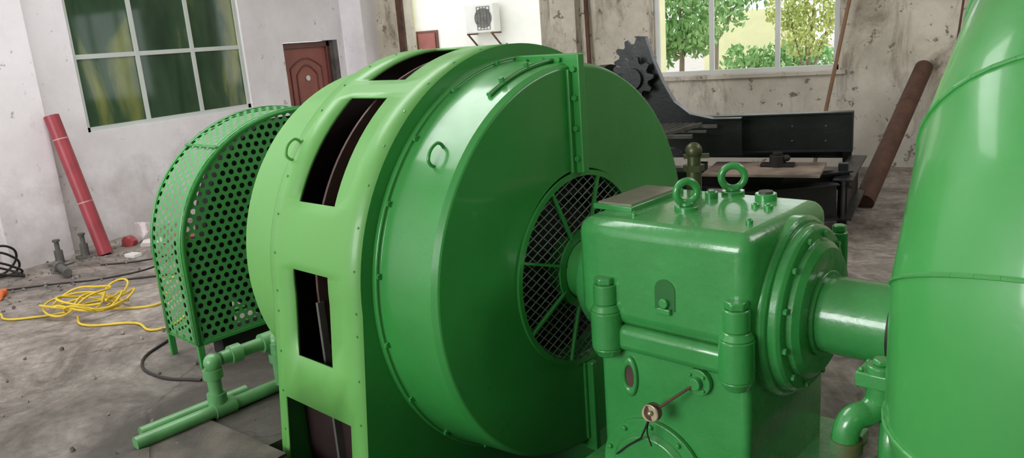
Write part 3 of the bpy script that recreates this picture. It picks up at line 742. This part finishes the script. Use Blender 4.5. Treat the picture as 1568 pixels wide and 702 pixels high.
for i in range(len(top)-1):
    quad=[top[i],top[i+1],bot[i+1],bot[i]]
    a=[bm.verts.new((x,7.08,z)) for x,z in quad]; b_=[bm.verts.new((x,7.11,z)) for x,z in quad]
    bm.faces.new(a); bm.faces.new(b_[::-1])
    for k in range(4): bm.faces.new((a[k],a[(k+1)%4],b_[(k+1)%4],b_[k]))
    bar(bm,(top[i][0],7.08,top[i][1]),(top[i+1][0],7.08,top[i+1][1]),0.1,0.012)
mk('curved_arm', bm, M_black, sf, smooth=False)
bm = B()
def gear(c,r,th,nteeth):
    c=Vector(c); n=nteeth*4; A=[];Bv=[]
    for i in range(n):
        rr = r if (i%4) in (0,1) else r*0.76
        a=2*math.pi*i/n
        A.append(bm.verts.new(c+Vector((rr*math.cos(a),-th/2,rr*math.sin(a))))); Bv.append(bm.verts.new(c+Vector((rr*math.cos(a),th/2,rr*math.sin(a)))))
    bm.faces.new(A); bm.faces.new(Bv[::-1])
    for i in range(n): bm.faces.new((A[i],A[(i+1)%n],Bv[(i+1)%n],Bv[i]))
gear((-2.25,6.96,1.43),0.20,0.05,10)
gear((-2.52,7.9,1.55),0.22,0.05,10)
cyl(bm,(-2.25,6.90,1.43),(-2.52,8.1,1.55),0.09,seg=32); cyl(bm,(-2.25,6.88,1.43),(-2.25,6.93,1.43),0.10,seg=32)
cyl(bm,(-2.85,7.30,1.42),(-2.32,6.97,1.43),0.075,seg=24); cyl(bm,(-2.62,7.16,1.43),(-2.5,7.09,1.435),0.13,seg=24)
mk('sprockets', bm, M_black, sf, angle=25)
bm = B()
box2(bm,(-1.55,6.6,0.60),(-0.6,7.22,0.62)); box2(bm,(-2.3,7.38,0.72),(-0.6,8.2,0.74)); 
mk('deck_plates', bm, M_deck, sf, smooth=False)
bm = B()
for i in range(12):
    bar(bm,(-2.5+i*0.06,6.5,0.98),(-2.3+i*0.06,7.0,1.0),0.025,0.03)
bar(bm,(-2.55,6.5,0.96),(-1.6,6.5,0.96),0.04,0.03); bar(bm,(-2.4,7.0,0.98),(-1.5,7.0,0.98),0.04,0.03); bar(bm,(-2.5,6.8,0.96),(-1.55,6.8,0.96),0.03,0.02)
mk('chain_slats', bm, M_steelgrey, sf, smooth=False)
bm = B()
cyl(bm,(-0.98,7.0,0.62),(-0.98,7.0,0.72),0.07,seg=24); cyl(bm,(-0.98,7.0,0.72),(-0.98,7.0,0.75),0.045,seg=24); box2(bm,(-1.12,6.95,0.62),(-0.84,7.05,0.65)); sphere(bm,(-0.9,6.97,0.70),0.03)
mk('small_motor', bm, M_blackrub, sf, bevel=0.004)
bm = B()
for x in (-0.9,-0.62):
    for z in (0.80,0.93): cyl(bm,(x,7.285,z),(x,7.295,z),0.008,seg=10)
mk('bolt_holes', bm, M_steelgrey, sf)

# ---------------------------------------------------------------- leaning things
rp = empty('red_plastic_pipe')
bm = B(); a=Vector((-7.36,5.02,0.0)); b_=Vector((-7.72,4.99,1.45)); 
cyl(bm,a+Vector((0,0,0.01)),b_,0.072,seg=32); mk('tube', bm, M_red, rp)
bm = B()
for t in (0.38,0.83):
    c=a.lerp(b_,t); cyl(bm,c,a.lerp(b_,t+0.008),0.0735,seg=32)
mk('bands', bm, paint('pink_band',(0.6,0.35,0.35),0.5), rp)
bm = B(); cyl(bm,(-0.33,8.15,0.06),(0.16,10.15,1.20),0.095,seg=32); mk('rusty_steel_pipe', bm, M_rust)
bm = B(); cyl(bm,(-0.95,9.4,0.0),(-0.50,10.36,2.9),0.022,seg=10); mk('wooden_stick', bm, M_wood)
bm = B(); cyl(bm,(-3.88,10.2,0.0),(-3.97,10.33,2.6),0.03,seg=12); mk('iron_rod', bm, M_rust)
bm = B(); cyl(bm,(0.35,9.9,0.0),(0.55,10.36,2.3),0.012,seg=10); mk('thin_rod', bm, M_rust)

# ---------------------------------------------------------------- floor clutter
yc = empty('yellow_cable_coil')
pts=[]
for i in range(40):
    a=i*0.95; rr=0.13+0.10*random.random()
    pts.append((-5.78+rr*1.3*math.cos(a)+0.16*math.sin(i*0.35), 3.72+rr*1.1*math.sin(a), 0.02+0.13*random.random()))
tube('coil', pts, 0.009, M_yellow, yc)
tube('loop', [(-5.9,3.9,0.02),(-6.0,4.1,0.10),(-5.9,4.15,0.12),(-5.75,4.0,0.06),(-5.7,3.8,0.02)],0.009,M_yellow,yc)
tube('lead', [(-6.75,3.4,0.012),(-6.5,3.42,0.012),(-6.3,3.35,0.012),(-6.1,3.45,0.012),(-5.9,3.6,0.02)],0.009,M_yellow,yc)
tube('tail', [(-5.6,3.75,0.02),(-5.3,4.0,0.012),(-5.7,4.35,0.012),(-5.85,4.55,0.012),(-5.6,4.45,0.012),(-5.2,4.15,0.012),(-4.85,3.85,0.012),(-4.8,3.55,0.012),(-5.1,3.6,0.012),(-5.5,3.45,0.012),(-5.7,3.55,0.02)],0.009,M_yellow,yc)
bc = empty('black_power_cord')
tube('cord_1', [(-7.2,3.85,0.008),(-6.9,4.1,0.008),(-6.5,4.4,0.008),(-6.35,4.8,0.008),(-6.6,5.2,0.008)],0.008,M_blackrub,bc)
tube('cord_2', [(-6.35,4.35,0.008),(-6.0,4.6,0.008),(-5.7,4.9,0.008),(-5.4,5.2,0.008),(-5.0,5.2,0.008)],0.010,M_blackrub,bc)
tube('cord_3', [(-7.0,4.7,0.008),(-6.7,4.9,0.008),(-6.4,5.4,0.008),(-6.0,5.5,0.008),(-5.7,5.9,0.008)],0.008,M_blackrub,bc)
tube('cord_4', [(-4.55,3.45,0.01),(-4.4,3.1,0.01),(-4.05,2.95,0.01),(-3.75,3.0,0.01)],0.009,M_blackrub,bc)
bh = empty('black_hose_coil')
for k in range(4):
    c=(-7.6+0.04*k,4.05-0.05*k); R=0.22+0.035*k
    tube('loop_%d'%k,[(c[0]+0.35*R*math.cos(t),c[1]+R*math.sin(t),0.02+0.16*(1+math.cos(t+k*0.6))) for t in [i*0.698 for i in range(9)]],0.011,M_blackrub,bh,cyclic=True)
gt = empty('angle_grinder', (-7.1,4.38,0), 1.2)
bm = B(); cyl(bm,(0,-0.2,0.06),(0,0.08,0.06),0.036,seg=20); cyl(bm,(0,0.08,0.06),(0,0.16,0.06),0.05,seg=20); cyl(bm,(0,0.16,0.02),(0,0.16,0.10),0.035,seg=20); cyl(bm,(0,0.16,0.001),(0,0.16,0.018),0.075,seg=24); cyl(bm,(0,0.12,0.06),(0.13,0.12,0.08),0.016)
mk('body', bm, M_steelgrey, gt)
for k,(x,y) in enumerate(((-7.5,4.62),(-7.48,4.88))):
    jk = empty('bottle_jack' if k==0 else 'bottle_jack.001', (x,y,0), 0.2+k)
    bm = B(); box2(bm,(-0.08,-0.08,0),(0.08,0.08,0.025)); cyl(bm,(0,0,0.025),(0,0,0.15),0.04); cyl(bm,(0,0,0.15),(0,0,0.24),0.022); cyl(bm,(0,0,0.24),(0,0,0.26),0.034)
    mk('body', bm, M_steelgrey, jk)
def crumple(name, c, s, mat, seed, sz=(1.2,1.2,0.9)):
    rnd = random.Random(seed)
    dirs=[(Vector([rnd.gauss(0,1) for _ in range(3)]).normalized(), rnd.uniform(0.55,1.0)) for _ in range(26)]
    bm = B(); bmesh.ops.create_icosphere(bm,subdivisions=4,radius=1)
    for v in bm.verts:
        n=v.co.normalized()
        c_=[h/max(0.05,n.dot(w)) for w,h in dirs if n.dot(w)>0.05]
        d=min(c_) if c_ else 1
        d=min(d,1.25)
        v.co=Vector((n.x*d*s*sz[0],n.y*d*s*sz[1],max(-s*0.45,n.z*d*s*sz[2])))+Vector((c[0],c[1],s*0.46))
    return mk(name, bm, mat, smooth=False)
crumple('plastic_bag',(-7.50,5.62),0.14,M_bag,3,(1.0,1.1,1.5))
crumple('plastic_bag',(-7.12,5.42),0.09,M_bag,5,(1.5,1.3,0.7))
crumple('red_plastic_bag',(-7.42,5.36),0.10,M_bagr,9,(1.0,1.0,1.0))
crumple('plastic_bag',(-6.95,5.68),0.09,M_bagr,12,(1.5,1.2,0.6))
bm = B(); box2(bm,(-7.02,4.98,0),(-6.88,5.08,0.035)); mk('paper_box', bm, M_white, smooth=False, bevel=0.005)
op = empty('orange_plug',(-6.98,3.72,0),0.9)
bm = B(); cyl(bm,(0,-0.10,0.03),(0,0.05,0.03),0.024,seg=16); box2(bm,(-0.035,0.05,0.0),(0.035,0.12,0.055)); cyl(bm,(-0.015,0.12,0.03),(-0.015,0.17,0.03),0.005,seg=8); cyl(bm,(0.015,0.12,0.03),(0.015,0.17,0.03),0.005,seg=8)
mk('body', bm, M_orange, op, bevel=0.004)
st = empty('steel_scrap',(-6.5,6.35,0),0.3)
bm = B(); bar(bm,(-0.6,0,0.03),(0.6,0.1,0.03),0.06,0.05); bar(bm,(-0.5,0.25,0.02),(0.5,-0.15,0.07),0.05,0.03); bar(bm,(-0.2,-0.3,0.03),(0.0,0.5,0.03),0.05,0.04)
mk('bars', bm, M_rust, st, smooth=False)
bm = B(); rnd=random.Random(21)
for i in range(300):
    if i%3: x,y=rnd.uniform(-7.75,-6.4),rnd.uniform(3.6,6.4)
    else: x,y=rnd.uniform(-7.5,-2.9),rnd.uniform(1.2,4.6)
    s_=rnd.uniform(0.005,0.02)
    bmesh.ops.create_icosphere(bm,subdivisions=1,radius=s_,matrix=Matrix.LocRotScale(Vector((x,y,s_*0.5)),Euler((rnd.random()*3,rnd.random()*3,0)).to_quaternion(),Vector((1.3,0.9,0.6))))
mk('floor_debris', bm, M_debris, smooth=False)

# ---------------------------------------------------------------- lights
def area(name, loc, target, sx, sy, energy, col=(1,1,1)):
    l = bpy.data.lights.new(name,'AREA'); l.shape='RECTANGLE'; l.size=sx; l.size_y=sy; l.energy=energy; l.color=col
    o = bpy.data.objects.new(name,l); scene.collection.objects.link(o); o.location=loc
    o.rotation_euler=(Vector(target)-Vector(loc)).to_track_quat('-Z','Y').to_euler(); return o
area('daylight_front_window', (-4.5,YF+0.2,3.2), (-3.8,4,0.8), 4.2, 2.8, 450, (0.99,0.99,1.0))
area('added_overhead_fill', (-5.0,4.0,ZC-0.1), (-5.4,4.4,0), 4, 3, 250, (0.99,0.99,1.0))  # unseen soft fill lamp, added overhead on the left side
area('added_overhead_fill.001', (2.4,5.6,ZC-0.1), (1.6,5.2,0), 4, 4, 190, (1.0,0.99,0.97))  # unseen fill lamp, added to brighten the turbine casing and gearbox top
wd = bpy.data.worlds.new('World'); scene.world = wd; wd.use_nodes = True
bg = wd.node_tree.nodes['Background']; bg.inputs[0].default_value=(0.94,0.98,1.0,1); bg.inputs[1].default_value=2.0

# ---------------------------------------------------------------- camera
cam = bpy.data.cameras.new('camera'); co = bpy.data.objects.new('camera', cam); scene.collection.objects.link(co)
cam.sensor_width=36; cam.lens=36*1190/1568; cam.clip_start=0.05; cam.clip_end=200
hd=R2D(27.4); pt=R2D(14.0); rl=0.0756
F0=Vector((-math.sin(hd),math.cos(hd),0)); Rr=Vector((math.cos(hd),math.sin(hd),0)); U0=Vector((0,0,1))
Fw=F0*math.cos(pt)-U0*math.sin(pt); Dn=-F0*math.sin(pt)-U0*math.cos(pt)
c_=math.sqrt(1-rl*rl)
X=Rr*c_+Dn*rl; Yv=Rr*rl-Dn*c_; Z=-Fw
M=Matrix((X,Yv,Z)).transposed().to_4x4(); M.translation=Vector((0,0,1.9))
co.matrix_world=M
scene.camera=co
scene.view_settings.view_transform='Standard'
